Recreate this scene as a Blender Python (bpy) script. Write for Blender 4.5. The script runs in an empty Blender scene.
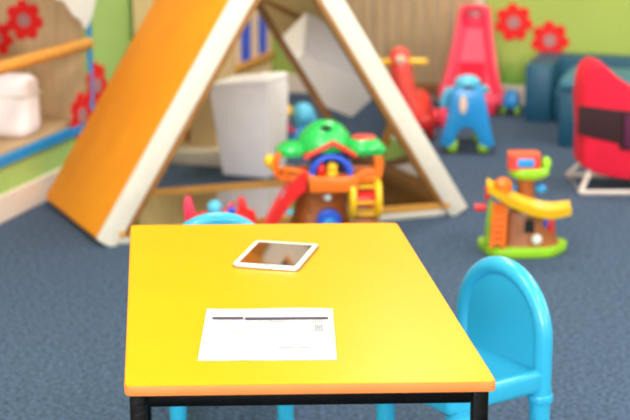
import bpy, bmesh, math, random
from mathutils import Vector, Matrix, Euler
random.seed(7)
scene = bpy.context.scene
COL = scene.collection
PI = math.pi

# ------------------------------------------------------------------ materials
def srgb(r, g, b):
    f = lambda c: (c/255)/12.92 if c/255 <= .04045 else ((c/255+.055)/1.055)**2.4
    return (f(r), f(g), f(b), 1)

def mat(name, rgb, rough=.5, metal=0, spec=.5, var=0.0, vscale=8, bump=0.0, bscale=40, coat=0.0, sss=0.0, stretch=None):
    m = bpy.data.materials.new(name); m.use_nodes = True
    nt = m.node_tree; b = nt.nodes['Principled BSDF']
    b.inputs['Base Color'].default_value = srgb(*rgb)
    b.inputs['Roughness'].default_value = rough
    b.inputs['Metallic'].default_value = metal
    b.inputs['Specular IOR Level'].default_value = spec
    b.inputs['Coat Weight'].default_value = coat
    b.inputs['Coat Roughness'].default_value = .15
    tc = nt.nodes.new('ShaderNodeTexCoord')
    mp = nt.nodes.new('ShaderNodeMapping'); nt.links.new(tc.outputs['Object'], mp.inputs['Vector'])
    if stretch: mp.inputs['Scale'].default_value = stretch
    if var:
        n = nt.nodes.new('ShaderNodeTexNoise'); n.inputs['Scale'].default_value = vscale; n.inputs['Detail'].default_value = 5
        nt.links.new(mp.outputs['Vector'], n.inputs['Vector'])
        r = nt.nodes.new('ShaderNodeValToRGB')
        c = srgb(*rgb)
        r.color_ramp.elements[0].position = .3; r.color_ramp.elements[1].position = .7
        r.color_ramp.elements[0].color = tuple(max(0, v*(1-var)) for v in c[:3])+(1,)
        r.color_ramp.elements[1].color = tuple(min(1, v*(1+var)) for v in c[:3])+(1,)
        nt.links.new(n.outputs['Fac'], r.inputs['Fac']); nt.links.new(r.outputs['Color'], b.inputs['Base Color'])
    if bump:
        n2 = nt.nodes.new('ShaderNodeTexNoise'); n2.inputs['Scale'].default_value = bscale; n2.inputs['Detail'].default_value = 3
        nt.links.new(mp.outputs['Vector'], n2.inputs['Vector'])
        bp = nt.nodes.new('ShaderNodeBump'); bp.inputs['Strength'].default_value = bump; bp.inputs['Distance'].default_value = .01
        nt.links.new(n2.outputs['Fac'], bp.inputs['Height']); nt.links.new(bp.outputs['Normal'], b.inputs['Normal'])
    return m

def emat(name, rgb, s):
    m = bpy.data.materials.new(name); m.use_nodes = True
    b = m.node_tree.nodes['Principled BSDF']
    b.inputs['Base Color'].default_value = srgb(*rgb)
    b.inputs['Emission Color'].default_value = srgb(*rgb); b.inputs['Emission Strength'].default_value = s
    return m

M = dict(
 yellow=mat('yellow_laminate', (238,160,0), .3, spec=.12, var=.02, vscale=6, bump=.03, bscale=60),
 mdf=mat('polished_mdf', (205,116,58), .5, spec=.3, var=.06, vscale=20),
 blacksteel=mat('black_steel', (5,4,5), .45, spec=.1, var=.2, vscale=60, bump=.15, bscale=60),
 rubber=mat('black_rubber', (18,18,20), .8, var=.1),
 cyan=mat('sky_blue_plastic', (48,168,212), .3, coat=.35, var=.02, vscale=5, bump=.02, bscale=30),
 paper=mat('white_paper', (244,243,250), .9, var=.008),
 ink=mat('violet_black_ink', (66,50,84), .8, var=.05),
 inkgrey=mat('grey_ink', (168,165,180), .8, var=.1),
 inkpink=mat('pink_ink', (208,178,205), .8, var=.1),
 tabwhite=mat('white_tablet_bezel', (206,203,204), .35, coat=.3, var=.01),
 tabmetal=mat('silver_aluminium', (175,178,190), .3, metal=.9, var=.03),
 glass=mat('dark_glossy_glass', (112,84,60), .02, metal=.9, spec=1.0, coat=.3, var=.02),
 orange=mat('orange_cotton', (255,152,8), .85, var=.06, vscale=5, bump=.5, bscale=9),
 cream=mat('cream_cotton', (228,215,202), .85, var=.03, vscale=30, bump=.5, bscale=14),
 wood=mat('warm_pine', (214,150,62), .5, var=.15, vscale=6, stretch=(1,8,8)),
 darkwood=mat('brown_frame_wood', (150,98,44), .5, var=.15, vscale=8, stretch=(6,6,1)),
 mirror=mat('acrylic_mirror', (225,222,218), .04, metal=1, var=.01, bump=.02, bscale=3),
 carpet=mat('blue_grey_carpet', (88,105,132), .95, spec=.1, var=.5, vscale=75, bump=.9, bscale=300),
 green=mat('lime_green_paint', (168,184,88), .8, var=.03, vscale=2),
 greenl=mat('left_wall_green', (166,198,112), .8, var=.03, vscale=2),  # paler green tone for the left wall
 whitepaint=mat('white_gloss_paint', (236,220,206), .5, var=.02),
 ceilp=mat('white_ceiling_paint', (240,238,232), .9, var=.01),
 tan=mat('tan_wood_board', (200,168,128), .6, var=.14, vscale=5, stretch=(9,9,1)),
 tangap=mat('pale_grey_brown_slat', (196,172,146), .6, var=.08, vscale=6),
 beige=mat('beige_wood', (224,190,142), .55, var=.08, vscale=5, stretch=(9,9,1)),
 plinth=mat('cream_board', (222,205,188), .6, var=.03),
 bluepanel=mat('royal_blue_panel', (30,86,225), .5, var=.08),
 bluetrim=mat('bright_blue_trim', (26,142,214), .5, var=.05),
 whitefab=mat('white_fabric', (250,240,244), .85, var=.03, vscale=12, bump=.5, bscale=10),
 white=mat('white_plastic', (238,236,236), .4, var=.02),
 red=mat('red_plastic', (236,40,38), .35, coat=.3, var=.03),
 flower=mat('red_flower_paint', (232,20,18), .7, var=.04),
 flowerc=mat('mauve_grey_paint', (176,126,128), .8, var=.06),
 rose=mat('rose_red_plastic', (244,52,88), .4, coat=.2, var=.03),
 coral=mat('coral_red_plastic', (244,74,66), .35, coat=.3, var=.03),
 blue=mat('blue_plastic', (30,148,222), .35, coat=.3, var=.03),
 dblue=mat('deep_blue_plastic', (20,80,215), .35, coat=.3, var=.03),
 lblue=mat('light_blue_plastic', (90,190,228), .35, coat=.3, var=.03),
 toygreen=mat('green_plastic', (40,186,84), .35, coat=.3, var=.04),
 lime=mat('lime_plastic', (150,205,30), .4, coat=.2, var=.04),
 toyorange=mat('orange_plastic', (250,116,26), .35, coat=.3, var=.03),
 toyyellow=mat('yellow_plastic', (250,190,14), .35, coat=.3, var=.03),
 brown=mat('brown_plastic', (166,86,34), .4, coat=.2, var=.14, vscale=14, bump=.4, bscale=30),
 teal=mat('teal_vinyl', (24,84,112), .45, var=.08, vscale=4, bump=.1, bscale=8),
 teall=mat('pale_teal_vinyl', (58,118,142), .5, var=.08, vscale=4),
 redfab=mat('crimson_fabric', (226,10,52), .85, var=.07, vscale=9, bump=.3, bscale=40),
 blackfab=mat('black_webbing', (46,8,20), .8, var=.2),
 plum=mat('plum_fabric', (86,16,62), .85, var=.15),
 cable=mat('white_metal_tube', (226,206,200), .4, var=.03),
 grass=mat('green_grass_paint', (120,170,66), .8, var=.12, vscale=20),
 skin=mat('pale_peach_plastic', (240,205,180), .5, var=.03),
 navy=mat('navy_plastic', (40,44,80), .5, var=.06),
)

# ------------------------------------------------------------------ mesh helpers
def nb(): return bmesh.new()

def box(bm, c, s, rot=None, bev=0.0, seg=2):
    r = bmesh.ops.create_cube(bm, size=1)
    vs = r['verts']
    for v in vs: v.co = Vector((v.co.x*s[0], v.co.y*s[1], v.co.z*s[2]))
    if bev:
        es = list({e for v in vs for e in v.link_edges})
        rb = bmesh.ops.bevel(bm, geom=es, offset=bev, segments=seg, affect='EDGES', profile=.5, clamp_overlap=True)
        vs = list({v for f in rb['faces'] for v in f.verts} | {v for v in vs if v.is_valid})
    mt = Matrix.Translation(c)
    if rot: mt = mt @ Euler(rot).to_matrix().to_4x4()
    bmesh.ops.transform(bm, matrix=mt, verts=vs)
    return vs

def prism(bm, pts, y0, y1, plane='xz', bev=0.0):
    """extrude a closed 2-D outline; plane xz extrudes along y, xy extrudes along z"""
    def P(p, t): return (p[0], t, p[1]) if plane == 'xz' else (p[0], p[1], t)
    a = [bm.verts.new(P(p, y0)) for p in pts]; b = [bm.verts.new(P(p, y1)) for p in pts]
    n = len(pts); fs = [bm.faces.new(a), bm.faces.new(b[::-1])]
    for i in range(n): fs.append(bm.faces.new((a[i], b[i], b[(i+1) % n], a[(i+1) % n])))
    bmesh.ops.recalc_face_normals(bm, faces=fs)
    if bev:
        es = list({e for f in fs[:2] for e in f.edges})
        bmesh.ops.bevel(bm, geom=es, offset=bev, segments=2, affect='EDGES', profile=.5, clamp_overlap=True)

def ring(bm, c, u, v, ru, rv, n, power=1.0):
    out = []
    for i in range(n):
        t = 2*PI*i/n; cc, ss = math.cos(t), math.sin(t)
        cc = math.copysign(abs(cc)**power, cc); ss = math.copysign(abs(ss)**power, ss)
        out.append(bm.verts.new(Vector(c)+u*cc*ru+v*ss*rv))
    return out

def skin_rings(bm, rings, cap=True):
    fs = []
    for a, b in zip(rings, rings[1:]):
        n = len(a)
        for i in range(n): fs.append(bm.faces.new((a[i], a[(i+1) % n], b[(i+1) % n], b[i])))
    if cap: fs.append(bm.faces.new(rings[0][::-1])); fs.append(bm.faces.new(rings[-1]))
    bmesh.ops.recalc_face_normals(bm, faces=fs)

def tube(bm, pts, r, n=14, closed=False):
    pts = [Vector(p) for p in pts]; R = r if isinstance(r, (list, tuple)) else [r]*len(pts)
    rings = []; prev = None
    for i, p in enumerate(pts):
        a = pts[i-1] if (i > 0 or closed) else p; b = pts[(i+1) % len(pts)] if (i < len(pts)-1 or closed) else p
        d = (b-a).normalized()
        if prev is None:
            u = d.cross(Vector((0, 0, 1)));
            if u.length < .1: u = d.cross(Vector((0, 1, 0)))
        else: u = prev - d*prev.dot(d)
        u.normalize(); prev = u; v = d.cross(u)
        rings.append(ring(bm, p, u, v, R[i], R[i], n))
    if closed: rings.append(rings[0]); skin_rings(bm, rings, False)
    else: skin_rings(bm, rings)

def loft(bm, secs, n=20, power=.8):
    """secs: (x, y, z, rx, ry) horizontal super-ellipses stacked upward"""
    X, Y = Vector((1, 0, 0)), Vector((0, 1, 0))
    skin_rings(bm, [ring(bm, s[:3], X, Y, s[3], s[4], n, power) for s in secs])

def cyl(bm, c, r, h, axis='z', n=24, bev=0.0, r2=None):
    ax = {'x': Vector((1,0,0)), 'y': Vector((0,1,0)), 'z': Vector((0,0,1))}[axis]
    u = Vector((0,1,0)) if axis == 'x' else Vector((1,0,0)); v = ax.cross(u)
    r2 = r if r2 is None else r2
    c = Vector(c)
    if bev: prof = [(-h/2, r-bev), (-h/2+bev*.3, r-bev*.3), (-h/2+bev, r), (h/2-bev, r2), (h/2-bev*.3, r2-bev*.3), (h/2, r2-bev)]
    else: prof = [(-h/2, r), (h/2, r2)]
    skin_rings(bm, [ring(bm, c+ax*t, u, v, q, q, n) for t, q in prof])

def ball(bm, c, s, seg=20):
    r = bmesh.ops.create_uvsphere(bm, u_segments=seg, v_segments=seg//2+2, radius=1)
    for v in r['verts']: v.co = Vector((v.co.x*s[0]+c[0], v.co.y*s[1]+c[1], v.co.z*s[2]+c[2]))

def obj(name, bm, m, parent=None, smooth=True, label=None, ang=38):
    me = bpy.data.meshes.new(name); bm.to_mesh(me); bm.free()
    me.materials.append(M[m] if isinstance(m, str) else m)
    if smooth:
        for p in me.polygons: p.use_smooth = True
        me.set_sharp_from_angle(angle=math.radians(ang))
    o = bpy.data.objects.new(name, me); COL.objects.link(o)
    if parent: o.parent = parent
    if label: o['label'] = label
    return o

def tag(o, label, cat, group=None):
    o['label'] = label; o['category'] = cat
    if group: o['group'] = group
    return o

def thing(name, label, cat, loc, rotz=0, group=None):
    o = bpy.data.objects.new(name, None); COL.objects.link(o)
    o.empty_display_size = .1; o.location = loc; o.rotation_euler = (0, 0, rotz)
    return tag(o, label, cat, group)

def struct(name, bm, m, parent=None, smooth=False):
    o = obj(name, bm, m, parent, smooth)
    if not parent: o['kind'] = 'structure'
    return o

def B(c, s, rot=None, bev=0.0):
    bm = nb(); box(bm, c, s, rot, bev); return bm

# ------------------------------------------------------------------ room frame
# corner of left wall and back wall; a runs along the back wall, b along the left wall towards the camera
O = Vector((-.283, 8.153, 0)); RA = -math.radians(17.22)
U = Vector((math.cos(RA), math.sin(RA), 0)); W = Vector((math.sin(RA), -math.cos(RA), 0))
def RM(a, b, z=0): return O + U*a + W*b + Vector((0, 0, z))
ROOM_W, ROOM_D, ROOM_H = 5.2, 9.6, 2.6
def rbox(bm, a0, a1, b0, b1, z0, z1, bev=0):
    c = RM((a0+a1)/2, (b0+b1)/2, (z0+z1)/2)
    box(bm, c, (abs(a1-a0), abs(b1-b0), z1-z0), (0, 0, RA), bev)

bm = nb(); rbox(bm, -1.6, ROOM_W+.2, -.2, ROOM_D+.2, -.1, 0); struct('floor', bm, 'carpet')
bm = nb(); rbox(bm, -1.6, ROOM_W+.2, -.2, ROOM_D+.2, ROOM_H, ROOM_H+.1); struct('ceiling', bm, 'ceilp')
bm = nb(); rbox(bm, -.12, ROOM_W+.12, -.12, 0, 0, ROOM_H); struct('wall_back', bm, 'green')
# left wall with a niche built in place of a mirror: opening b from 2.17 to 4.4, z .235 to 1.35
WB0, WB1, WZ0, WZ1 = 2.175, 4.5, .235, 1.35
bm = nb()
rbox(bm, -.12, 0, 0, WB0, 0, ROOM_H); rbox(bm, -.12, 0, WB1, ROOM_D, 0, ROOM_H)
rbox(bm, -.12, 0, WB0, WB1, 0, WZ0); rbox(bm, -.12, 0, WB0, WB1, WZ1, ROOM_H)
struct('wall_left', bm, 'greenl')
# right wall with two daylight windows
RW = [(1.6, 3.8), (4.8, 7.4)]
bm = nb(); b = 0
for w0, w1 in RW:
    rbox(bm, ROOM_W, ROOM_W+.15, b, w0, 0, ROOM_H); rbox(bm, ROOM_W, ROOM_W+.15, w0, w1, 0, .9); rbox(bm, ROOM_W, ROOM_W+.15, w0, w1, 2.2, ROOM_H); b = w1
rbox(bm, ROOM_W, ROOM_W+.15, b, ROOM_D, 0, ROOM_H)
struct('wall_right', bm, 'green')
# front wall (behind the camera), one wide window
bm = nb()
rbox(bm, -.12, .8, ROOM_D, ROOM_D+.15, 0, ROOM_H); rbox(bm, 4.2, ROOM_W+.12, ROOM_D, ROOM_D+.15, 0, ROOM_H)
rbox(bm, .8, 4.2, ROOM_D, ROOM_D+.15, 0, .9); rbox(bm, .8, 4.2, ROOM_D, ROOM_D+.15, 2.25, ROOM_H)
struct('wall_front', bm, 'green')
# niche replacing the mirror; its contents stand in for reflections
bm = nb()
rbox(bm, -.80, -.75, WB0-.03, WB1+.03, WZ0-.03, WZ1+.03); rbox(bm, -.75, -.014, WB0-.012, WB0+.012, WZ0, WZ1); rbox(bm, -.75, -.014, WB1-.012, WB1+.012, WZ0, WZ1); rbox(bm, -.75, -.014, WB0-.012, WB1+.012, WZ0-.012, WZ0+.012); rbox(bm, -.75, -.014, WB0-.012, WB1+.012, WZ1-.012, WZ1+.012)
struct('wall_mirror_niche', bm, 'tan')
bm = nb(); rbox(bm, 0, .018, 0, 1.05, 0, .10, .004); rbox(bm, 0, .018, 1.8, ROOM_D, 0, .10, .004); struct('baseboard_left', bm, 'whitepaint')
bm = nb(); rbox(bm, 0.02, ROOM_W, 0, .018, 0, .10, .004); struct('baseboard_back', bm, 'whitepaint')
bm = nb(); rbox(bm, ROOM_W-.018, ROOM_W, 0.02, ROOM_D, 0, .10, .004); struct('baseboard_right', bm, 'whitepaint')
# blue trim round the mirror niche
wt = bpy.data.objects.new('window_1', None); COL.objects.link(wt); wt['kind'] = 'structure'; wt.location = RM(0, 3.3, .8)
def child_keep(o, p):
    bpy.context.view_layer.update(); o.parent = p; o.matrix_parent_inverse = p.matrix_world.inverted()
bm = nb(); rbox(bm, -.01, .012, WB0-.03, WB1+.03, WZ0-.034, WZ0+.004, .003); rbox(bm, -.01, .012, WB0-.03, WB1+.03, WZ1, WZ1+.035, .003)
rbox(bm, -.01, .012, WB0-.025, WB0, WZ0, WZ1, .003); rbox(bm, -.01, .012, WB1, WB1+.03, WZ0, WZ1, .003)
o = struct('window_frame', bm, 'bluetrim', True and None); del o['kind']; child_keep(o, wt)
# mullions on the right / front windows
def room_window(name, p, parts):
    e = bpy.data.objects.new(name, None); COL.objects.link(e); e['kind'] = 'structure'; e.location = p
    bm = nb()
    for q in parts: rbox(bm, *q, .004)
    o = obj('window_frame', bm, 'whitepaint'); child_keep(o, e)
for i, (w0, w1) in enumerate(RW):
    q = []
    for t in (w0+.03, (w0*2+w1)/3, (w0+w1*2)/3, w1-.03): q.append((ROOM_W+.05, ROOM_W+.1, t-.03, t+.03, .9, 2.2))
    q += [(ROOM_W+.05, ROOM_W+.1, w0, w1, .9, .96), (ROOM_W+.05, ROOM_W+.1, w0, w1, 2.14, 2.2)]
    room_window('window_%d' % (i+2), RM(ROOM_W, (w0+w1)/2, .9), q)
q = [(t-.03, t+.03, ROOM_D+.05, ROOM_D+.1, .9, 2.25) for t in (.83, 1.95, 3.05, 4.17)] + [(.8, 4.2, ROOM_D+.05, ROOM_D+.1, .9, .96), (.8, 4.2, ROOM_D+.05, ROOM_D+.1, 2.19, 2.25)]
room_window('window_4', RM(2.5, ROOM_D, .9), q)

# ceiling light panels
LP = [(a, b) for b in (1.3, 3.6, 5.9, 8.2) for a in (1.2, 3.6)]
M['diffuser'] = emat('lit_diffuser', (255, 252, 246), 4)
for a, b in LP:
    t = thing('ceiling_light', 'square recessed ceiling light panel', 'light', RM(a, b, ROOM_H-.03), RA, 'ceiling light panels')
    bm = nb()
    for s in (-1, 1): box(bm, (s*.31, 0, 0), (.03, .65, .04)); box(bm, (0, s*.31, 0), (.59, .03, .04))
    obj('frame', bm, 'white', t, False)
    obj('diffuser', B((0, 0, .005), (.6, .6, .02)), 'diffuser', t, False)

# ------------------------------------------------------------------ table
TX, TY, TR = -.061, 2.803, math.radians(2.0)
TW, TL, TH = .608, 1.017, .53
def rrect(w, l, r, n=5):
    pts = []
    for cx, cy, a0 in ((w/2-r, l/2-r, 0), (-w/2+r, l/2-r, 90), (-w/2+r, -l/2+r, 180), (w/2-r, -l/2+r, 270)):
        for i in range(n+1):
            a = math.radians(a0+90*i/n); pts.append((cx+r*math.cos(a), cy+r*math.sin(a)))
    return pts
SK = -math.tan(math.radians(4.2))
t = thing('table', 'yellow-topped rectangular nursery table with black steel frame', 'table', (TX, TY, 0), TR)
bm = nb(); prism(bm, [(x+SK*y, y) for x, y in rrect(TW, TL, .012)], TH-.0185, TH-.0012, 'xy', .002); obj('edge_board', bm, 'mdf', t, label='polished orange-brown board edge')
bm = nb(); prism(bm, [(x+SK*y, y) for x, y in rrect(TW-.003, TL-.003, .011)], TH-.0012, TH, 'xy'); obj('tabletop', bm, 'yellow', t)
rb = nb()
for s in (-1, 1):
    obj('rail', B((SK*s*(TL/2-.027), s*(TL/2-.027), TH-.031), (TW-.075, .025, .025), bev=.003), 'blacksteel', t)
    obj('rail', B((s*(TW/2-.022), 0, TH-.031), (.025, TL-.08, .025), (0, 0, -math.atan(SK)), bev=.003), 'blacksteel', t)
for sx in (-1, 1):
    for sy in (-1, 1):
        y = sy*(TL/2-.027); x = sx*(TW/2-.022)+SK*y
        l = obj('leg', B((x, y, (TH-.0185+.012)/2), (.027, .027, TH-.0305), bev=.004), 'blacksteel', t)
        bm = nb(); cyl(bm, (x, y, .007), .018, .014, bev=.003); obj('foot_cap', bm, 'rubber', l)

# ------------------------------------------------------------------ chairs
def make_chair(label, loc, rotz, group):
    t = thing('toddler_chair', label, 'chair', loc, rotz, group)
    # local: backrest at y=0, sitter faces +y
    hw, st, r = .134, .262, .0205
    zc = .325
    pts = [(-hw, 0, st-.05), (-hw, 0, st), (-hw, 0, zc-.02)]
    for i in range(0, 19):
        a = PI - PI*i/18; pts.append((hw*math.cos(a), 0, zc+hw*1.03*math.sin(a)))
    pts += [(hw, 0, zc-.02), (hw, 0, st), (hw, 0, st-.05)]
    bm = nb(); tube(bm, pts, r, 18); obj('back_frame', bm, 'cyan', t)
    out = [(-hw, st-.03)] + [(-hw, zc)] + [(hw*math.cos(PI-PI*i/24), zc+hw*1.03*math.sin(PI-PI*i/24)) for i in range(25)] + [(hw, zc), (hw, st-.03)]
    bm = nb(); prism(bm, out, -.007, .008); obj('backrest', bm, 'cyan', t)
    # seat: dished slab with a skirt
    bm = nb()
    box(bm, (0, .125, st-.024), (.296, .29, .052), bev=.014, seg=4)
    up = [f for f in bm.faces if f.normal.z > .9 and f.calc_area() > .01]
    r1 = bmesh.ops.inset_region(bm, faces=up, thickness=.03)
    for f in up:
        for v in f.verts: v.co.z -= .008
    obj('seat', bm, 'cyan', t)
    for sx in (-1, 1):
        for y in (0, .228):
            bm = nb(); x = sx*.130
            if y: cyl(bm, (x, y, (st-.04+.012)/2), .020, st-.052, r2=.0245)
            else: cyl(bm, (x, y, (st-.04+.012)/2), .020, st-.052, r2=.0245)
            l = obj('leg', bm, 'cyan', t)
            bm = nb(); cyl(bm, (x, y, st-.066), .029, .02, bev=.004); obj('collar', bm, 'cyan', l)
            bm = nb(); cyl(bm, (x, y, .008), .022, .016, bev=.003); obj('foot_cap', bm, 'cyan', l)
    return t
def ang_front(dx, dy): return math.atan2(dy, dx) - PI/2
make_chair('sky-blue plastic toddler chair at the right side of the yellow table', (.422, 3.195, 0), ang_front(-.83, -.55), 'sky-blue toddler chairs')
make_chair('sky-blue toddler chair behind the far end of the table, only its arched top showing', (-.244, 3.60, 0), ang_front(.20, -1), 'sky-blue toddler chairs')

# ------------------------------------------------------------------ tablet
t = thing('tablet', 'white tablet computer with dark glossy screen lying on the yellow table', 'tablet', (-.081, 3.036, TH), math.radians(-13))
bm = nb(); prism(bm, rrect(.142, .192, .010, 6), 0, .0062, 'xy', .0015); obj('case', bm, 'tabmetal', t)
bm = nb(); prism(bm, rrect(.1405, .1905, .0095, 6), .0062, .0078, 'xy'); obj('bezel', bm, 'tabwhite', t)
bm = nb(); box(bm, (0, 0, .0079), (.118, .158, .0006)); obj('screen', bm, 'glass', t, False)
bm = nb(); cyl(bm, (0, -.087, .0079), .0048, .0006); obj('home_button', bm, 'tabmetal', t)

# ------------------------------------------------------------------ printed paper
t = thing('printed_form', 'white printed sheet with a dark header line on the near half of the table', 'paper', (-.083, 2.545, TH+.0002), math.radians(.8))
bm = nb()
N = 10
g = [[bm.verts.new((.237*(i/N-.5), .284*(j/N-.5), .0012+.0009*math.sin(i*.7+j*.3)*((j/N)**2))) for i in range(N+1)] for j in range(N+1)]
for j in range(N):
    for i in range(N): bm.faces.new((g[j][i], g[j][i+1], g[j+1][i+1], g[j+1][i]))
bmesh.ops.solidify(bm, geom=bm.faces[:], thickness=.0006)
obj('sheet', bm, 'paper', t)
def mark(name, x, y, w, h, m, z=.0030): obj(name, B((x, y, z), (w, h, .0004)), m, t, False)
mark('header_rule', -.0765, .0805, .056, .009, 'ink'); mark('header_rule', .032, .0775, .152, .010, 'ink')
bm = nb()
for i in range(7): box(bm, (.002+i*.004, .061, .003), (.003, .004, .0004))
obj('printed_text', bm, 'inkgrey', t, False)
bm = nb()
for i in range(5): box(bm, (.080+i*.004, .061, .003), (.003, .003, .0004))
obj('printed_text', bm, 'inkgrey', t, False)
bm = nb()
for dx, dy, w, h in ((0, .015, .013, .002), (0, -.015, .013, .002), (-.006, 0, .002, .03), (.006, 0, .002, .03), (0, 0, .008, .003), (0, .007, .008, .003), (0, -.007, .008, .003)):
    box(bm, (.090+dx, .022+dy, .003), (w, h, .0004))
obj('printed_box', bm, 'inkgrey', t, False)
for x0, n in ((.018, 6), (.055, 5)):
    bm = nb()
    for i in range(n): box(bm, (x0+i*.0045, -.078, .003), (.0034, .006, .0004))
    obj('printed_text', bm, 'inkpink', t, False)
bm = nb()
for r_ in range(4):
    for i in range(9): box(bm, (-.098+i*.0085, .03-r_*.022, .003), (.006, .0022, .0004))
obj('printed_text', bm, mat('faint_grey_ink', (228, 227, 236), .8, var=.02), t, False)

# ------------------------------------------------------------------ mirror den
DX, DY, DR = -.768, 4.975, math.radians(19.2)
S, DEP, TK = 1.44, .68, .078
t = thing('mirror_den', 'triangular mirror den, orange fabric sides and cream padded front edges', 'play den', (DX, DY, 0), DR)
apex = Vector((S/2-.01, 0, 1.165))
def slab_frame(a, b, inward):
    """matrix: x along a->b, y depth, z inward"""
    ex = (b-a).normalized(); ez = inward; ey = ez.cross(ex)
    m = Matrix((ex, Vector((-.11, 1, 0)), ez)).transposed().to_4x4(); m.translation = a
    return m
L0, R0 = Vector((0, 0, 0)), Vector((S, 0, 0))
_a = math.atan2(1.165, S/2); c60, s60 = math.cos(_a), math.sin(_a)
sides = [(L0, apex, Vector((s60, 0, -c60)), TK, S), (R0, apex, Vector((-s60, 0, -c60)), TK, S), (L0, R0, Vector((0, 0, 1)), .034, S)]
def sbm(mt, x0, x1, y0, y1, z0, z1, bm=None, bev=0):
    b2 = nb(); box(b2, ((x0+x1)/2, (y0+y1)/2, (z0+z1)/2), (x1-x0, y1-y0, z1-z0), bev=bev)
    bmesh.ops.transform(b2, matrix=mt, verts=b2.verts[:])
    me = bpy.data.meshes.new('tmp'); b2.to_mesh(me); b2.free()
    bm = bm or nb(); bm.from_mesh(me); bpy.data.meshes.remove(me); return bm
FULL = DEP
for k, (a, b_, inn, tk, ln) in enumerate(sides):
    DEP = FULL if k < 2 else FULL-.10
    rail = (.05, .11, 0)[k]
    mt = slab_frame(a, b_, inn)
    e0 = .10 if k == 2 else TK*c60/s60-.018
    e1 = ln-e0 if k == 2 else ln
    off = .012 if k == 2 else 0
    zb = .0
    bm = sbm(mt, e0, e1, .012, DEP if k < 2 else DEP-.012, zb, tk, bev=.006 if k == 2 else .022)
    obj(('side_cover', 'side_cover', 'floor_pad')[k], bm, 'orange' if k < 2 else 'cream', t)
    bm = sbm(mt, e0+(.0 if k < 2 else .03), e1-(0 if k < 2 else .03), 0, .024, zb, tk, bev=.010)
    obj('edge_cover', bm, 'cream', t, label='cream padded edge strip')
    # wooden frame with mirror
    x0, x1 = (.09, ln-.15) if k < 2 else (.095, ln-.095)
    fz0, fz1 = tk, tk+.016
    bm = sbm(mt, x0, x1, -.002, .03, fz0-.004, fz1, bev=.002)
    sbm(mt, x0, x1, DEP-.03, DEP+.002, fz0-.004, fz1, bm, bev=.002)
    if k < 2: sbm(mt, x0, x0+rail, .03, DEP-.03, fz0-.004, fz1, bm, bev=.002)
    obj('mirror_frame', bm, 'darkwood' if k < 2 else 'wood', t, label='brown wooden mirror frame')
    bm = sbm(mt, x0+rail, x1, .03, DEP-.03, fz0-.003, fz1-.012)
    obj('mirror', bm, 'mirror', t, False, label='acrylic mirror panel')

# ------------------------------------------------------------------ cupboard, shelves along the left wall
t = thing('wooden_cupboard', 'beige wooden cupboard on a cream plinth against the left wall behind the orange den', 'cupboard', RM(.205, 1.63), RA)
obj('body', B((0, 0, .06+.62), (.37, .26, 1.24), bev=.004), 'beige', t)
obj('plinth', B((.045, .0, .03), (.46, .46, .06), bev=.006), 'plinth', t)
obj('side_seam', B((.06, -.134, .68), (.02, .012, 1.20)), 'darkwood', t)
t = thing('reflection_cupboard', 'unseen added cupboard whose orange and tan doors show in the tablet screen', 'cupboard', RM(.18, .85, 1.4), RA)  # added out of view to colour the tablet screen's reflection
obj('body', B((0, 0, .42), (.33, 1.5, .84), bev=.004), 'tan', t)
for y, w_, m_, l_ in ((-.44, .60, 'orange', 'orange door added for the reflection'), (-.035, .18, 'skin', 'pale door added for the reflection'), (.455, .57, 'tan', None)):
    obj('door', B((.172, y, .42), (.016, w_, .80), bev=.003), m_, t, label=l_)
obj('reflection_strip', B((.172, .112, .42), (.018, .10, .80)), 'blackfab', t, label='dark strip added for the screen reflection')

t = thing('shelf_unit', 'low wooden shelf unit with royal blue back panels beyond the white fabric box', 'shelf', RM(.055, .72), RA)
for y in (-.56, .0, .56): obj('upright', B((0, y, .35), (.09, .03, .70), bev=.003), 'beige', t)
for z in (.03, .225, .69): obj('shelf_board', B((.008, 0, z), (.10, 1.17, .035), bev=.003), 'wood', t)
for y, w_ in ((-.50, .05), (-.32, .15), (-.05, .15), (.21, .16), (.48, .13)): obj('blue_panel', B((.02, y, .45), (.012, w_, .42)), 'bluepanel', t, label='royal blue panel')
for y in (-.435, -.185, .08, .35): obj('slat', B((.026, y, .45), (.012, .10, .42)), 'skin', t)
obj('front_board', B((.045, 0, .12), (.012, 1.1, .15)), 'beige', t)

# handrail + added things imitating reflections in the mirror niche
t = thing('wooden_handrail', 'round golden-wood handrail fixed across the blue-framed mirror niche', 'handrail', RM(.05, 3.3, .578), RA)
bm = nb(); tube(bm, [(0, 1.03, -.01), (0, .3, 0), (0, -1.2, .02)], .025, 16); obj('rail', bm, 'wood', t)
for y in (1.0, -1.18):
    bm = nb(); cyl(bm, (-.026, y, -.01 if y > 0 else .02), .018, .05, 'x'); obj('bracket', bm, 'wood', t)
t = thing('white_box', 'rounded white box standing in for a mirror reflection under the handrail', 'box', RM(-.225, 2.60, WZ0+.0125), RA)
bm = nb(); box(bm, (0, 0, .12), (.40, .15, .24), bev=.045, seg=5); obj('body', bm, 'whitefab', t)
bm = nb(); box(bm, (0, 0, .165), (.404, .154, .008), bev=.003); obj('lid_seam', bm, 'plinth', t)
bm = nb(); cyl(bm, (.0, -.078, .06), .026, .012, 'y', bev=.003); obj('knob', bm, 'tabmetal', t)
t = thing('soft_toy', 'navy and coral soft toy standing in for a mirror reflection, on the white box', 'toy', RM(-.25, 2.60, WZ0+.256), RA)
bm = nb(); ball(bm, (0, 0, .05), (.06, .07, .055)); obj('body', bm, 'coral', t)
for y in (-.04, .04):
    bm = nb(); ball(bm, (.05, y, .025), (.04, .022, .022)); obj('foot', bm, 'coral', t)
bm = nb(); ball(bm, (0, 0, .14), (.055, .06, .055)); obj('head', bm, 'navy', t)
bm = nb(); ball(bm, (.045, 0, .13), (.022, .035, .025)); obj('muzzle', bm, 'skin', t)

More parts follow.
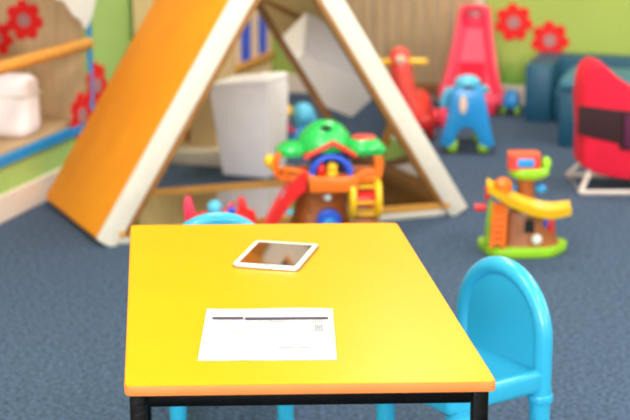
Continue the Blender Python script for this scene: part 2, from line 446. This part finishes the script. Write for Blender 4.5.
# flowers: gear-shaped seven-petal wall decorations
def flower_bm(r, th=.006):
    bm = nb(); pts = []
    for i in range(56):
        a = 2*PI*i/56; k = abs(math.cos(a*3.5+.4))
        rr = r*(.70+.30*k**.6)
        pts.append((rr*math.cos(a), rr*math.sin(a)))
    prism(bm, pts, -th, 0); return bm
def flower(label, p, r, rz, group):
    t = thing('wall_flower', label, 'wall decoration', p, rz, group)
    obj('petals', flower_bm(r), 'flower', t, False)
    bm = nb(); cyl(bm, (0, -.008, 0), r*.33, .006, 'y'); obj('centre', bm, 'flowerc', t)
FG = 'red flower wall decorations'
flower('red flower decoration on the back wall, the one nearer the rose slide', RM(1.372, .002, .428), .100, RA, FG)
flower('red flower decoration on the back wall just above the teal sofa', RM(1.562, .002, .343), .100, RA, FG)
def lwf(label, s_b, z, r): flower(label, RM(.004+.0, s_b, z), r, RA+PI/2, FG)
lwf('upper red flower decoration on the green left wall beside the orange den', 2.115, .372, .098)
lwf('lower red flower on the left wall, over the corner of the blue trim', 2.265, .272, .098)
flower('red flower standing in for a mirror reflection on the niche wall, upper', RM(-.27, WB0+.013, .64), .085, RA, FG)
flower('red flower standing in for a mirror reflection on the niche wall, lower', RM(-.40, WB0+.013, .56), .075, RA, FG)
# white pennant on the left wall
t = thing('cloud_cutout', 'white pointed cloud cutout fixed above the corner of the mirror niche', 'wall decoration', RM(.022, 2.24, .62), RA+PI/2)
pts = [(0, 0), (.05, .05), (.08, .12), (.2, .3), (.22, .5), (-.28, .5), (-.3, .3), (-.22, .16), (-.13, .13), (-.08, .07), (-.03, .04)]
bm = nb(); prism(bm, [(x*1.35, z) for x, z in pts], -.008, 0); obj('cutout', bm, 'white', t, False)
# painted grass
t = thing('grass_cutout', 'green painted grass tuft on the back wall between the rose slide and the sofa', 'wall decoration', RM(1.42, .002, .101), RA)
pts = [(-.14, 0)]
n = 13
for i in range(n):
    x = -.14+.28*i/n; pts += [(x+.004, .03), (x+.012+.01*random.random(), .10+.09*random.random()*(1-abs(i/n-.5)))]
pts += [(.14, .0)]
bm = nb(); prism(bm, pts, -.005, 0); obj('blades', bm, 'grass', t, False)

# slatted fence on the back wall
t = thing('slatted_screen', 'tall tan slatted wooden screen standing against the back wall', 'screen', RM(.80, .035), RA)
bm = nb(); box(bm, (0, .012, 1.0), (.76, .016, 1.9)); obj('backing', bm, 'tangap', t, False)
for i in range(11):
    obj('slat', B((-.35+i*.070, -.004, 1.0), (.052, .014, 1.9), bev=.003), 'tan', t)
for z in (.07, 1.9): obj('crossbar', B((0, -.018, z), (.76, .014, .05), bev=.003), 'darkwood', t)
obj('end_post', B((.40, 0, .98), (.05, .06, 1.96), bev=.004), 'plinth', t, label='pale end post')

# ------------------------------------------------------------------ white fabric box
t = thing('fabric_box', 'white fabric-covered storage box standing on the carpet behind the den', 'storage box', (-.272, 6.16, 0), math.radians(-22))
bm = nb()
prism(bm, [(-.085, 0), (.115, 0), (.13, .355), (.12, .40), (.02, .41), (-.03, .385), (-.13, .37), (-.14, .34)], -.10, .12, bev=.012)
bmesh.ops.triangulate(bm, faces=[f for f in bm.faces if len(f.verts) > 4])
obj('body', bm, 'whitefab', t)
bm = nb(); box(bm, (-.005, 0.01, .385), (.262, .226, .03), (0, -.13, 0), bev=.013, seg=3); obj('lid', bm, 'whitefab', t)

# ------------------------------------------------------------------ blue toy figure with yellow ball
t = thing('elephant_toy', 'small blue toy figure with a yellow ball beside the white fabric box', 'toy', (-.075, 6.55, 0), 0)
bm = nb(); loft(bm, [(0, 0, .0, .04, .04), (0, 0, .02, .055, .05), (0, 0, .07, .05, .05), (.005, 0, .12, .035, .035)], power=1); obj('body', bm, 'blue', t)
bm = nb(); ball(bm, (.022, 0, .17), (.052, .05, .055)); ball(bm, (.06, 0, .15), (.022, .02, .03)); obj('head', bm, 'lblue', t)
bm = nb(); ball(bm, (-.052, -.05, .195), (.030, .028, .03)); obj('ball', bm, 'toyyellow', t)
bm = nb(); tube(bm, [(-.02, -.03, .10), (-.05, -.05, .12), (-.05, -.055, .15)], .012); obj('arm', bm, 'rose', t)

# ------------------------------------------------------------------ near tree-house toy
t = thing('toy_treehouse', 'large toy treehouse with green canopy and orange deck in front of the den', 'toy', (.030, 5.0, 0), math.radians(3)); t.scale = (1.07, 1.0, .95)
K = .93
def TZ(y): return (.474-(y-120)*.0034)*K+.015      # heights taken off the toy
def TXx(x): return (x-325)*.0033*K
bm = nb(); loft(bm, [(0, 0, 0, .15, .12), (0, 0, .02, .145, .115), (-.01, 0, .05, .11, .09), (-.01, 0, .13, .088, .075), (-.012, 0, .20, .078, .07), (-.012, 0, .245, .088, .078), (-.012, 0, .27, .10, .085)], 28, .9); obj('trunk', bm, 'brown', t)
# door
def arch(w, h, n=12):
    return [(-w, 0), (-w, h-w)] + [(w*math.cos(PI-PI*i/n), h-w+w*math.sin(PI-PI*i/n)) for i in range(1, n)] + [(w, h-w), (w, 0)]
bm = nb(); prism(bm, [(x+.012, z+.03) for x, z in arch(.038, .135)], -.105, -.07, bev=.003); d = obj('door', bm, 'dblue', t)
bm = nb(); prism(bm, [(x+.012, z+.035) for x, z in arch(.022, .10)], -.109, -.1, bev=.002); obj('door_panel', bm, 'blue', d)
bm = nb(); ball(bm, (.008, -.082, .205), (.013, .008, .013)); obj('badge_highlight', bm, 'white', t)
# deck
bm = nb(); prism(bm, [(-.155, -.02), (-.14, -.075), (-.055, -.10), (-.05, -.125), (.10, -.125), (.105, -.10), (.165, -.08), (.18, -.02), (.16, .07), (-.13, .08)], .262, .285, 'xy', .004); obj('deck', bm, 'toyorange', t)
bm = nb(); prism(bm, [(-.05, .235), (-.056, .30), (-.02, .29), (.06, .29), (.105, .30), (.1, .235)], -.132, -.118, bev=.003); obj('balcony_front', bm, 'toyorange', t)
bm = nb()
tube(bm, [(-.15, -.05, .275), (-.155, -.06, .335), (-.14, -.06, .365)], .011); tube(bm, [(-.12, -.08, .275), (-.125, -.085, .315)], .009)
tube(bm, [(-.157, -.045, .30), (-.12, -.088, .31), (-.055, -.11, .30)], .008)
obj('railing', bm, 'toyorange', t)
bm = nb(); tube(bm, [(.165, -.05, .27), (.172, -.05, .32), (.16, -.05, .375)], .017); tube(bm, [(.17, -.05, .29), (.12, -.1, .30), (.10, -.115, .29)], .009); obj('railing', bm, 'toyorange', t)
# house wall behind window
bm = nb(); box(bm, (.018, .0, .33), (.12, .10, .10), bev=.006); obj('house', bm, 'navy', t)
bm = nb()
po = [(x*1.0+.018, z+.283) for x, z in arch(.062, .085)]; pi_ = [(x+.018, z+.283) for x, z in arch(.042, .064)]
a1 = [(.018+.06*math.cos(PI-PI*i/16), -.092, .29+.065*math.sin(PI-PI*i/16)) for i in range(17)]
tube(bm, [(-.042, -.092, .285)]+a1+[(.078, -.092, .285)], .011, 12); obj('window_arch', bm, 'dblue', t)
bm = nb(); ball(bm, (.022, -.085, .315), (.017, .017, .019)); ball(bm, (.022, -.085, .293), (.02, .015, .012)); obj('figure', bm, 'toyyellow', t)
bm = nb(); ball(bm, (-.012, -.08, .308), (.014, .014, .022)); obj('figure', bm, 'red', t)
# gable roof
bm = nb(); prism(bm, [(-.066, .345), (.024, .398), (.098, .350), (.098, .362), (.024, .412), (-.066, .358)], -.105, .0, bev=.002); obj('gable_roof', bm, 'red', t)
# green canopy
bm = nb()
loft(bm, [(.0, 0, .365, .085, .08), (.0, 0, .385, .088, .083), (.002, 0, .42, .078, .075), (.004, 0, .448, .055, .055), (.005, 0, .465, .028, .03), (.005, 0, .469, .008, .01)], 26, .95)
obj('canopy', bm, 'toygreen', t)
bm = nb(); tube(bm, [(-.012, -.052, .448), (.004, -.06, .452), (.02, -.055, .448)], [.006, .009, .006]); obj('canopy_opening', bm, 'rubber', t)
bm = nb(); loft(bm, [(-.105, -.02, .352, .048, .06), (-.105, -.02, .372, .05, .062), (-.10, -.02, .392, .035, .045), (-.1, -.02, .398, .015, .02)], 20, .9)
ball(bm, (-.128, -.05, .36), (.02, .02, .014)); obj('canopy_lobe', bm, 'toygreen', t)
bm = nb(); loft(bm, [(.125, -.03, .358, .055, .06), (.128, -.03, .378, .062, .066), (.125, -.03, .398, .052, .056), (.125, -.03, .408, .04, .045)], 20, .9)
loft(bm, [(.165, -.05, .352, .02, .022), (.17, -.05, .37, .026, .026), (.165, -.05, .392, .018, .018)], 14, 1); obj('canopy_lobe', bm, 'toygreen', t)
bm = nb(); cyl(bm, (.125, -.03, .411), .038, .010, bev=.003); obj('canopy_pad', bm, 'coral', t)
# wheel drum at right
w_ = None
bm = nb()
for x in (.085, .165):
    tube(bm, [(x, -.09+.058*math.cos(2*PI*i/22), .20+.062*math.sin(2*PI*i/22)) for i in range(22)], .011, 10, closed=True)
for i in range(6):
    a = 2*PI*i/6; tube(bm, [(.08, -.09+.055*math.cos(a), .20+.058*math.sin(a)), (.17, -.09+.055*math.cos(a), .20+.058*math.sin(a))], .005, 8)
dr = obj('wheel_cage', bm, 'toyyellow', t)
bm = nb(); cyl(bm, (.125, -.09, .20), .030, .075, 'x', bev=.006); obj('drum', bm, 'red', dr)
obj('drum_stand', B((.12, -.075, .065), (.10, .05, .13), bev=.01), 'brown', t)
# slide at left
bm = nb()
rings = []
for i in range(15):
    q = i/14; x = -.06-.15*q; z = .262-.235*q**1.5; y = -.07-.03*q
    rings.append([bm.verts.new(v) for v in ((x, y-.045, z+.05), (x, y-.038, z), (x, y+.038, z), (x, y+.045, z+.05), (x, y+.055, z+.048), (x, y+.05, z-.010), (x, y-.05, z-.025), (x, y-.055, z+.048))])
skin_rings(bm, rings); obj('slide', bm, 'red', t)
bm = nb(); tube(bm, [(-.105+.030*math.cos(a), -.118, .20+.040*math.sin(a)) for a in [PI*.5+PI*i/10 for i in range(11)]], .010, 10); obj('slide_arch', bm, 'lblue', t)
bm = nb(); ball(bm, (-.172, -.04, .33), (.02, .018, .024)); tube(bm, [(-.168, -.04, .31), (-.15, -.04, .285)], .008); obj('lantern', bm, 'toyyellow', t)

# ------------------------------------------------------------------ red toy aeroplane beside it
t = thing('toy_aeroplane', 'red plastic toy with blue pieces, left of the large toy treehouse', 'toy', (-.325, 4.90, 0), math.radians(4)); t.scale = (.76, .8, 1.0)
bm = nb()
prof = [(-.15, .10, .012), (-.13, .11, .030), (-.06, .105, .048), (.04, .10, .058), (.11, .10, .05), (.155, .10, .03), (.17, .10, .012)]
X_, Y_, Z_ = Vector((1,0,0)), Vector((0,1,0)), Vector((0,0,1))
skin_rings(bm, [ring(bm, (x, 0, z), Y_, Z_, r, r, 18) for x, z, r in prof]); obj('fuselage', bm, 'red', t)
bm = nb(); prism(bm, [(-.15, .10), (-.155, .185), (-.14, .21), (-.12, .20), (-.105, .15), (-.08, .12)], -.01, .01, bev=.004); obj('tail_fin', bm, 'rose', t)
bm = nb(); ball(bm, (-.018, -.01, .165), (.034, .03, .028)); obj('canopy', bm, 'lblue', t, label='light blue dome')
bm = nb(); tube(bm, [(.02, 0, .13), (.05, 0, .165), (.07, 0, .175)], .012); obj('handle', bm, 'rose', t)
bm = nb(); cyl(bm, (.055, -.055, .16), .018, .02, 'y', bev=.004); obj('knob', bm, 'dblue', t, label='blue knob')
bm = nb(); prism(bm, [(.09, .12), (.082, .19), (.10, .205), (.12, .19), (.13, .16), (.16, .15), (.17, .12)], -.012, .012, bev=.004); obj('front_fin', bm, 'red', t)
bm = nb(); prism(bm, [(-.03, -.16), (.03, -.15), (.05, 0), (.03, .15), (-.03, .16), (-.05, 0)], .085, .10, 'xy', .005); obj('wing', bm, 'coral', t)
for x, y in ((.05, -.06), (.05, .06), (-.09, -.05), (-.09, .05)):
    bm = nb(); cyl(bm, (x, y, .035), .035, .024, 'y', bev=.006); tube(bm, [(x, y, .035), (x, 0, .08)], .007); obj('wheel', bm, 'toyyellow', t)

# ------------------------------------------------------------------ small treehouse at right
t = thing('toy_treehouse', 'small toy treehouse with lime base and curved yellow slide, alone on the carpet at right', 'toy', (.705, 4.95, 0), math.radians(-3))
bm = nb()
pts = []
for i in range(40):
    a = 2*PI*i/40; r = 1+.06*math.sin(5*a)+.05*math.cos(3*a); pts.append((.148*r*math.cos(a), .115*r*math.sin(a)))
prism(bm, pts, 0, .034, 'xy', .008); obj('base', bm, 'lime', t)
bm = nb(); loft(bm, [(.012, 0, .028, .118, .085), (.012, 0, .06, .106, .078), (.012, 0, .13, .097, .07), (.012, 0, .148, .092, .066), (.012, 0, .155, .08, .05)], 28, .8); obj('trunk', bm, 'brown', t)
bm = nb(); prism(bm, [(x+.02, z+.085) for x, z in arch(.016, .045)], -.085, -.06); obj('window', bm, 'rubber', t)
bm = nb(); ball(bm, (.045, -.082, .062), (.018, .012, .018)); obj('badge_highlight', bm, 'white', t)
bm = nb(); ball(bm, (.088, -.03, .10), (.02, .03, .045)); obj('shutter', bm, 'red', t)
bm = nb(); ball(bm, (.075, -.055, .115), (.010, .014, .022)); obj('latch', bm, 'dblue', t)
# ladder
bm = nb()
for x in (-.108, -.068): tube(bm, [(x, -.105, .035), (x+.008, -.085, .19)], .007)
for i in range(7): tube(bm, [(-.108+.001*i, -.102+.003*i, .055+.021*i), (-.066+.001*i, -.102+.003*i, .055+.021*i)], .006)
box(bm, (-.085, -.085, .11), (.04, .006, .15), (.12, 0, 0)); obj('ladder', bm, 'toyorange', t)
obj('side_wall', B((-.115, -.04, .11), (.012, .06, .15), (0, .1, 0), .004), 'lime', t)
# slide
bm = nb(); rings = []
for i in range(17):
    q = i/16; x = -.125+.28*q; z = .235-.085*math.sin(min(1, q*1.25)*PI/2)+.0*q; hw_ = .026+.02*math.sin(q*PI)
    if q > .8: z += (q-.8)*.05
    y = -.075
    rings.append([bm.verts.new(v) for v in ((x, y-hw_, z-.008), (x, y-hw_-.006, z+.020), (x, y-hw_+.003, z+.020), (x, y-hw_+.008, z), (x, y+hw_-.008, z+.004), (x, y+hw_-.003, z+.03), (x, y+hw_+.006, z+.03), (x, y+hw_, z-.008))])
skin_rings(bm, rings); obj('slide', bm, 'toyyellow', t)
bm = nb(); loft(bm, [(-.07, -.05, .22, .03, .03), (-.07, -.05, .25, .03, .03), (-.07, -.05, .265, .015, .015)], 14, 1); obj('slide_top', bm, 'toyorange', t)
bm = nb(); box(bm, (-.122, -.05, .215), (.016, .04, .05), bev=.006); obj('gate', bm, 'red', t)
bm = nb(); cyl(bm, (-.145, -.06, .165), .013, .04, 'x', bev=.004); obj('knob', bm, 'red', t, label='red knob')
bm = nb(); loft(bm, [(.01, .0, .14, .04, .035), (.01, 0, .22, .026, .026), (.01, 0, .265, .03, .03)], 16, 1); obj('neck', bm, 'brown', t)
for s in (-1, 1):
    bm = nb(); ball(bm, (.01+s*.05, -.01, .22+.0*s), (.02, .015, .015)); obj('bird', bm, 'blue', t)
bm = nb(); loft(bm, [(.015, 0, .258, .05, .05), (.018, 0, .272, .068, .062), (.018, 0, .288, .07, .062), (.018, 0, .296, .06, .055)], 22, .8); ball(bm, (.075, 0, .305), (.018, .025, .025)); obj('canopy', bm, 'lime', t)
bm = nb(); loft(bm, [(.0, 0, .292, .055, .052), (.0, 0, .34, .055, .052)], 22, .45); obj('tray', bm, 'coral', t)
bm = nb(); box(bm, (.003, -.054, .318), (.055, .004, .028), bev=.0015); obj('front_inset', bm, 'blue', t)

# ------------------------------------------------------------------ red ride-on with yellow handlebar
t = thing('ride_on_toy', 'red ride-on toy with yellow handlebar, behind the right leg of the den', 'ride-on toy', (.425, 6.86, 0), math.radians(-6))
bm = nb(); loft(bm, [(.02, .0, .05, .085, .06), (.02, 0, .10, .088, .06), (.005, 0, .16, .062, .055), (-.015, 0, .24, .053, .055), (-.03, 0, .32, .052, .05), (-.035, 0, .38, .05, .045), (-.035, 0, .41, .04, .036), (-.035, 0, .425, .018, .02)], 22, .9); obj('front_column', bm, 'coral', t)
bm = nb(); tube(bm, [(-.15, -.01, .352), (-.03, -.02, .365), (.09, -.01, .36)], .015); hb = obj('handlebar', bm, 'toyyellow', t)
bm = nb(); ball(bm, (-.03, -.048, .375), (.026, .012, .02)); obj('face_plate', bm, 'skin', t)
bm = nb(); loft(bm, [(.03, .18, .05, .09, .17), (.03, .18, .11, .085, .16), (.03, .2, .17, .065, .12), (.03, .2, .185, .05, .1)], 22, .8); obj('seat', bm, 'red', t)
for x, y in ((-.075, .0), (.115, .0), (-.07, .28), (.13, .28)):
    bm = nb(); cyl(bm, (x, y, .045), .045, .03, 'x', bev=.008); obj('wheel', bm, 'red', t)
obj('bumper', B((.075, -.05, .085), (.10, .04, .07), bev=.014), 'red', t)

# ------------------------------------------------------------------ blue ride-on
t = thing('ride_on_toy', 'bright blue ride-on toy with lime green wheels on the carpet', 'ride-on toy', (.672, 6.54, 0), math.radians(-4))
bm = nb()
out = [(-.118, .045), (-.105, .10), (-.088, .16), (-.078, .24), (-.07, .285), (-.035, .305), (.035, .305), (.07, .285), (.082, .24), (.098, .16), (.11, .10), (.125, .045), (.10, .03), (.06, .04), (.045, .085), (.022, .115), (0, .122), (-.022, .115), (-.045, .085), (-.055, .04), (-.09, .03)]
prism(bm, out, -.05, .05, bev=.014); bmesh.ops.triangulate(bm, faces=[f for f in bm.faces if len(f.verts) > 4]); obj('front_body', bm, 'blue', t)
bm = nb(); loft(bm, [(0, .17, .11, .06, .14), (0, .17, .15, .07, .14), (0, .17, .19, .05, .11)], 20, .8); obj('seat', bm, 'blue', t)
bm = nb(); ball(bm, (0, -.005, .315), (.058, .05, .036)); obj('head', bm, 'lblue', t)
bm = nb(); box(bm, (.005, -.052, .302), (.05, .01, .014), bev=.004); obj('visor', bm, 'navy', t)
bm = nb(); ball(bm, (-.018, -.052, .225), (.016, .006, .042)); obj('badge_highlight', bm, 'skin', t)  # pale oval stands in for a highlight on the front body
bm = nb(); tube(bm, [(-.04, .02, .28), (-.08, .03, .27), (-.10, .03, .23), (-.10, .03, .19)], [.018, .022, .022, .016]); obj('grip', bm, 'lblue', t)
bm = nb(); tube(bm, [(.05, 0, .29), (.075, .03, .285), (.09, .05, .27)], [.016, .016, .012]); obj('grip', bm, 'lblue', t)
bm = nb(); ball(bm, (-.10, .03, .15), (.028, .04, .055)); obj('fender', bm, 'rose', t, label='pink side piece')
for x, y in ((-.062, -.012), (.075, -.012), (-.06, .24), (.06, .24)):
    bm = nb(); cyl(bm, (x, y, .034), .034, .045, 'x', bev=.01); obj('wheel', bm, 'lime', t, label='lime green wheel')

# ------------------------------------------------------------------ rose slide
t = thing('toddler_slide', 'rose-red plastic toddler slide by the back wall behind the blue ride-on toy', 'slide', (.795, 7.52, 0), math.radians(-9))
rings = []; bm = nb()
N_ = 14
for i in range(N_+1):
    q = i/N_; z = .09+.37*q**1.1; y = -.10+.22*q; w = .135-.085*q**.7; h = .05+.02*q
    rings.append([bm.verts.new(v) for v in ((-w-.02, y, z-.03), (-w-.028, y, z+h-.01), (-w-.014, y, z+h), (-w+.004, y, z+h-.012), (-w+.016, y, z), (w-.016, y, z), (w-.004, y, z+h-.012), (w+.014, y, z+h), (w+.028, y, z+h-.01), (w+.02, y, z-.03))])
skin_rings(bm, rings); obj('chute', bm, 'rose', t)
bm = nb(); loft(bm, [(0, .15, 0, .12, .05), (0, .15, .2, .095, .05), (0, .14, .40, .07, .045), (0, .13, .46, .062, .045), (0, .13, .51, .05, .04), (0, .13, .525, .035, .03)], 22, .7); obj('tower', bm, 'rose', t)
bm = nb(); tube(bm, [(-.058, .09, .42), (-.055, .08, .49), (-.035, .08, .525), (.035, .08, .525), (.055, .08, .49), (.058, .09, .42)], .013); obj('handrail', bm, 'rose', t)
bm = nb(); box(bm, (0, .082, .49), (.06, .012, .022), bev=.005); obj('handle_slot', bm, 'flowerc', t)
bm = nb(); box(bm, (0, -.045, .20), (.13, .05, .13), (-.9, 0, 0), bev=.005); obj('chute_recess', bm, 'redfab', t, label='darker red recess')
bm = nb(); box(bm, (-.0, -.07, .045), (.26, .08, .09), bev=.02); obj('foot', bm, 'rose', t)
t = thing('toy_car', 'small blue toy car with lime wheels at the right foot of the rose slide', 'toy', (.99, 7.46, 0), math.radians(-15)); t.scale = (.8, .8, .9)
bm = nb(); box(bm, (0, 0, .075), (.10, .13, .07), bev=.02); box(bm, (0, .01, .115), (.07, .07, .04), bev=.015); obj('body', bm, 'blue', t)
for x in (-.045, .045):
    for y in (-.045, .045):
        bm = nb(); cyl(bm, (x, y, .025), .025, .02, 'x', bev=.005); obj('wheel', bm, 'lime', t)

# ------------------------------------------------------------------ teal sofas
t = thing('sofa', 'long dark teal vinyl sofa against the green back wall', 'sofa', RM(2.27, .27), RA)
obj('backrest', B((0, .16, .145), (1.5, .14, .29), bev=.012), 'teal', t)
obj('seat', B((0, -.03, .09), (1.24, .30, .18), bev=.02), 'teal', t)
for s in (-1, 1): obj('armrest', B((s*.69, -.03, .143), (.13, .34, .286), bev=.012), 'teal', t)
t = thing('pouffe_seat', 'lighter teal vinyl block seat in front of the long sofa, partly behind the red seat', 'seat', RM(1.985, .80), RA)
obj('cushion', B((0, 0, .285), (.46, .44, .05), bev=.02), 'teall', t)
obj('base', B((0, 0, .13), (.45, .43, .26), bev=.015), 'teal', t)

# ------------------------------------------------------------------ crimson baby seat at right
t = thing('baby_seat', 'crimson fabric child seat with black straps on a white tube frame, at the right edge', 'child seat', (1.145, 5.80, 0), 0)
def pz(x, y): return (1.004+(x-574)*.004-1.10, .508-(y-58)*.0037)
out = [pz(*p) for p in ((576, 130), (573, 100), (574, 78), (578, 63), (586, 57), (596, 60), (606, 70), (618, 80), (634, 91), (660, 108), (672, 125), (672, 182), (640, 184), (610, 180), (590, 175), (576, 167))]
bm = nb(); prism(bm, out, -.02, .22, bev=.018); bmesh.ops.triangulate(bm, faces=[f for f in bm.faces if len(f.verts) > 4]); obj('shell', bm, 'redfab', t)
out = [pz(*p) for p in ((569, 100), (600, 104), (618, 106), (660, 112), (664, 122), (664, 150), (612, 148), (610, 141), (569, 131))]
bm = nb(); prism(bm, out, -.028, -.018, bev=.003); obj('strap', bm, 'blackfab', t, label='black strap band')
out = [pz(*p) for p in ((614, 109), (660, 114), (662, 146), (615, 145))]
bm = nb(); prism(bm, out, -.040, -.030, bev=.003); obj('pouch', bm, 'plum', t, label='dark plum pouch')
bm = nb(); tube(bm, [(-.10, -.06, .012), (.28, -.06, .012), (.28, .24, .012), (-.10, .24, .012)], .010, closed=True)
tube(bm, [(-.10, -.06, .012), (-.06, .0, .07), (-.05, .01, .10)], .010); tube(bm, [(-.10, .24, .012), (-.06, .2, .07), (-.05, .19, .10)], .010)
tube(bm, [(.28, -.06, .012), (.25, .0, .07), (.24, .01, .10)], .010); tube(bm, [(.28, .24, .012), (.25, .2, .07), (.24, .19, .10)], .010)
obj('frame', bm, 'cable', t, label='white metal tube frame')

# ------------------------------------------------------------------ light and camera
w = bpy.data.worlds.new('world'); scene.world = w; w.use_nodes = True
bg = w.node_tree.nodes['Background']; bg.inputs['Color'].default_value = (.86, .93, 1, 1); bg.inputs['Strength'].default_value = 3.0
def area(name, p, size, power, rot, col=(1, 1, 1)):
    l = bpy.data.lights.new(name, 'AREA'); l.energy = power; l.shape = 'RECTANGLE'; l.size, l.size_y = size; l.color = col
    o = bpy.data.objects.new(name, l); COL.objects.link(o); o.location = p; o.rotation_euler = rot; return o
for a, b in LP: area('ceiling_lamp', RM(a, b, ROOM_H-.05), (.58, .58), 17, (0, 0, RA), (1, .97, .93))
for w0, w1 in RW: area('window_daylight', RM(ROOM_W-.02, (w0+w1)/2, 1.55), (w1-w0-.1, 1.2), 60, (0, PI/2, RA), (.93, .97, 1)).rotation_euler = (PI/2, 0, RA+PI/2+PI)
area('window_daylight', RM(2.5, ROOM_D-.02, 1.57), (3.2, 1.2), 130, (PI/2, 0, RA), (.95, .98, 1))

cam = bpy.data.cameras.new('camera'); co = bpy.data.objects.new('camera', cam); COL.objects.link(co)
cam.sensor_width = 36; cam.lens = 36*1500/630; cam.clip_end = 50; cam.clip_start = .05
pitch = math.atan(384/1500)
co.location = (0, 0, 1.41); co.rotation_euler = (PI/2-pitch, 0, 0)
cam.dof.use_dof = True; cam.dof.focus_distance = 2.72; cam.dof.aperture_fstop = 3.9; cam.dof.aperture_blades = 0
scene.camera = co
vs = scene.view_settings; vs.view_transform = 'Standard'; vs.look = 'None'; vs.exposure = .55; vs.gamma = 1; vs.use_curve_mapping = False
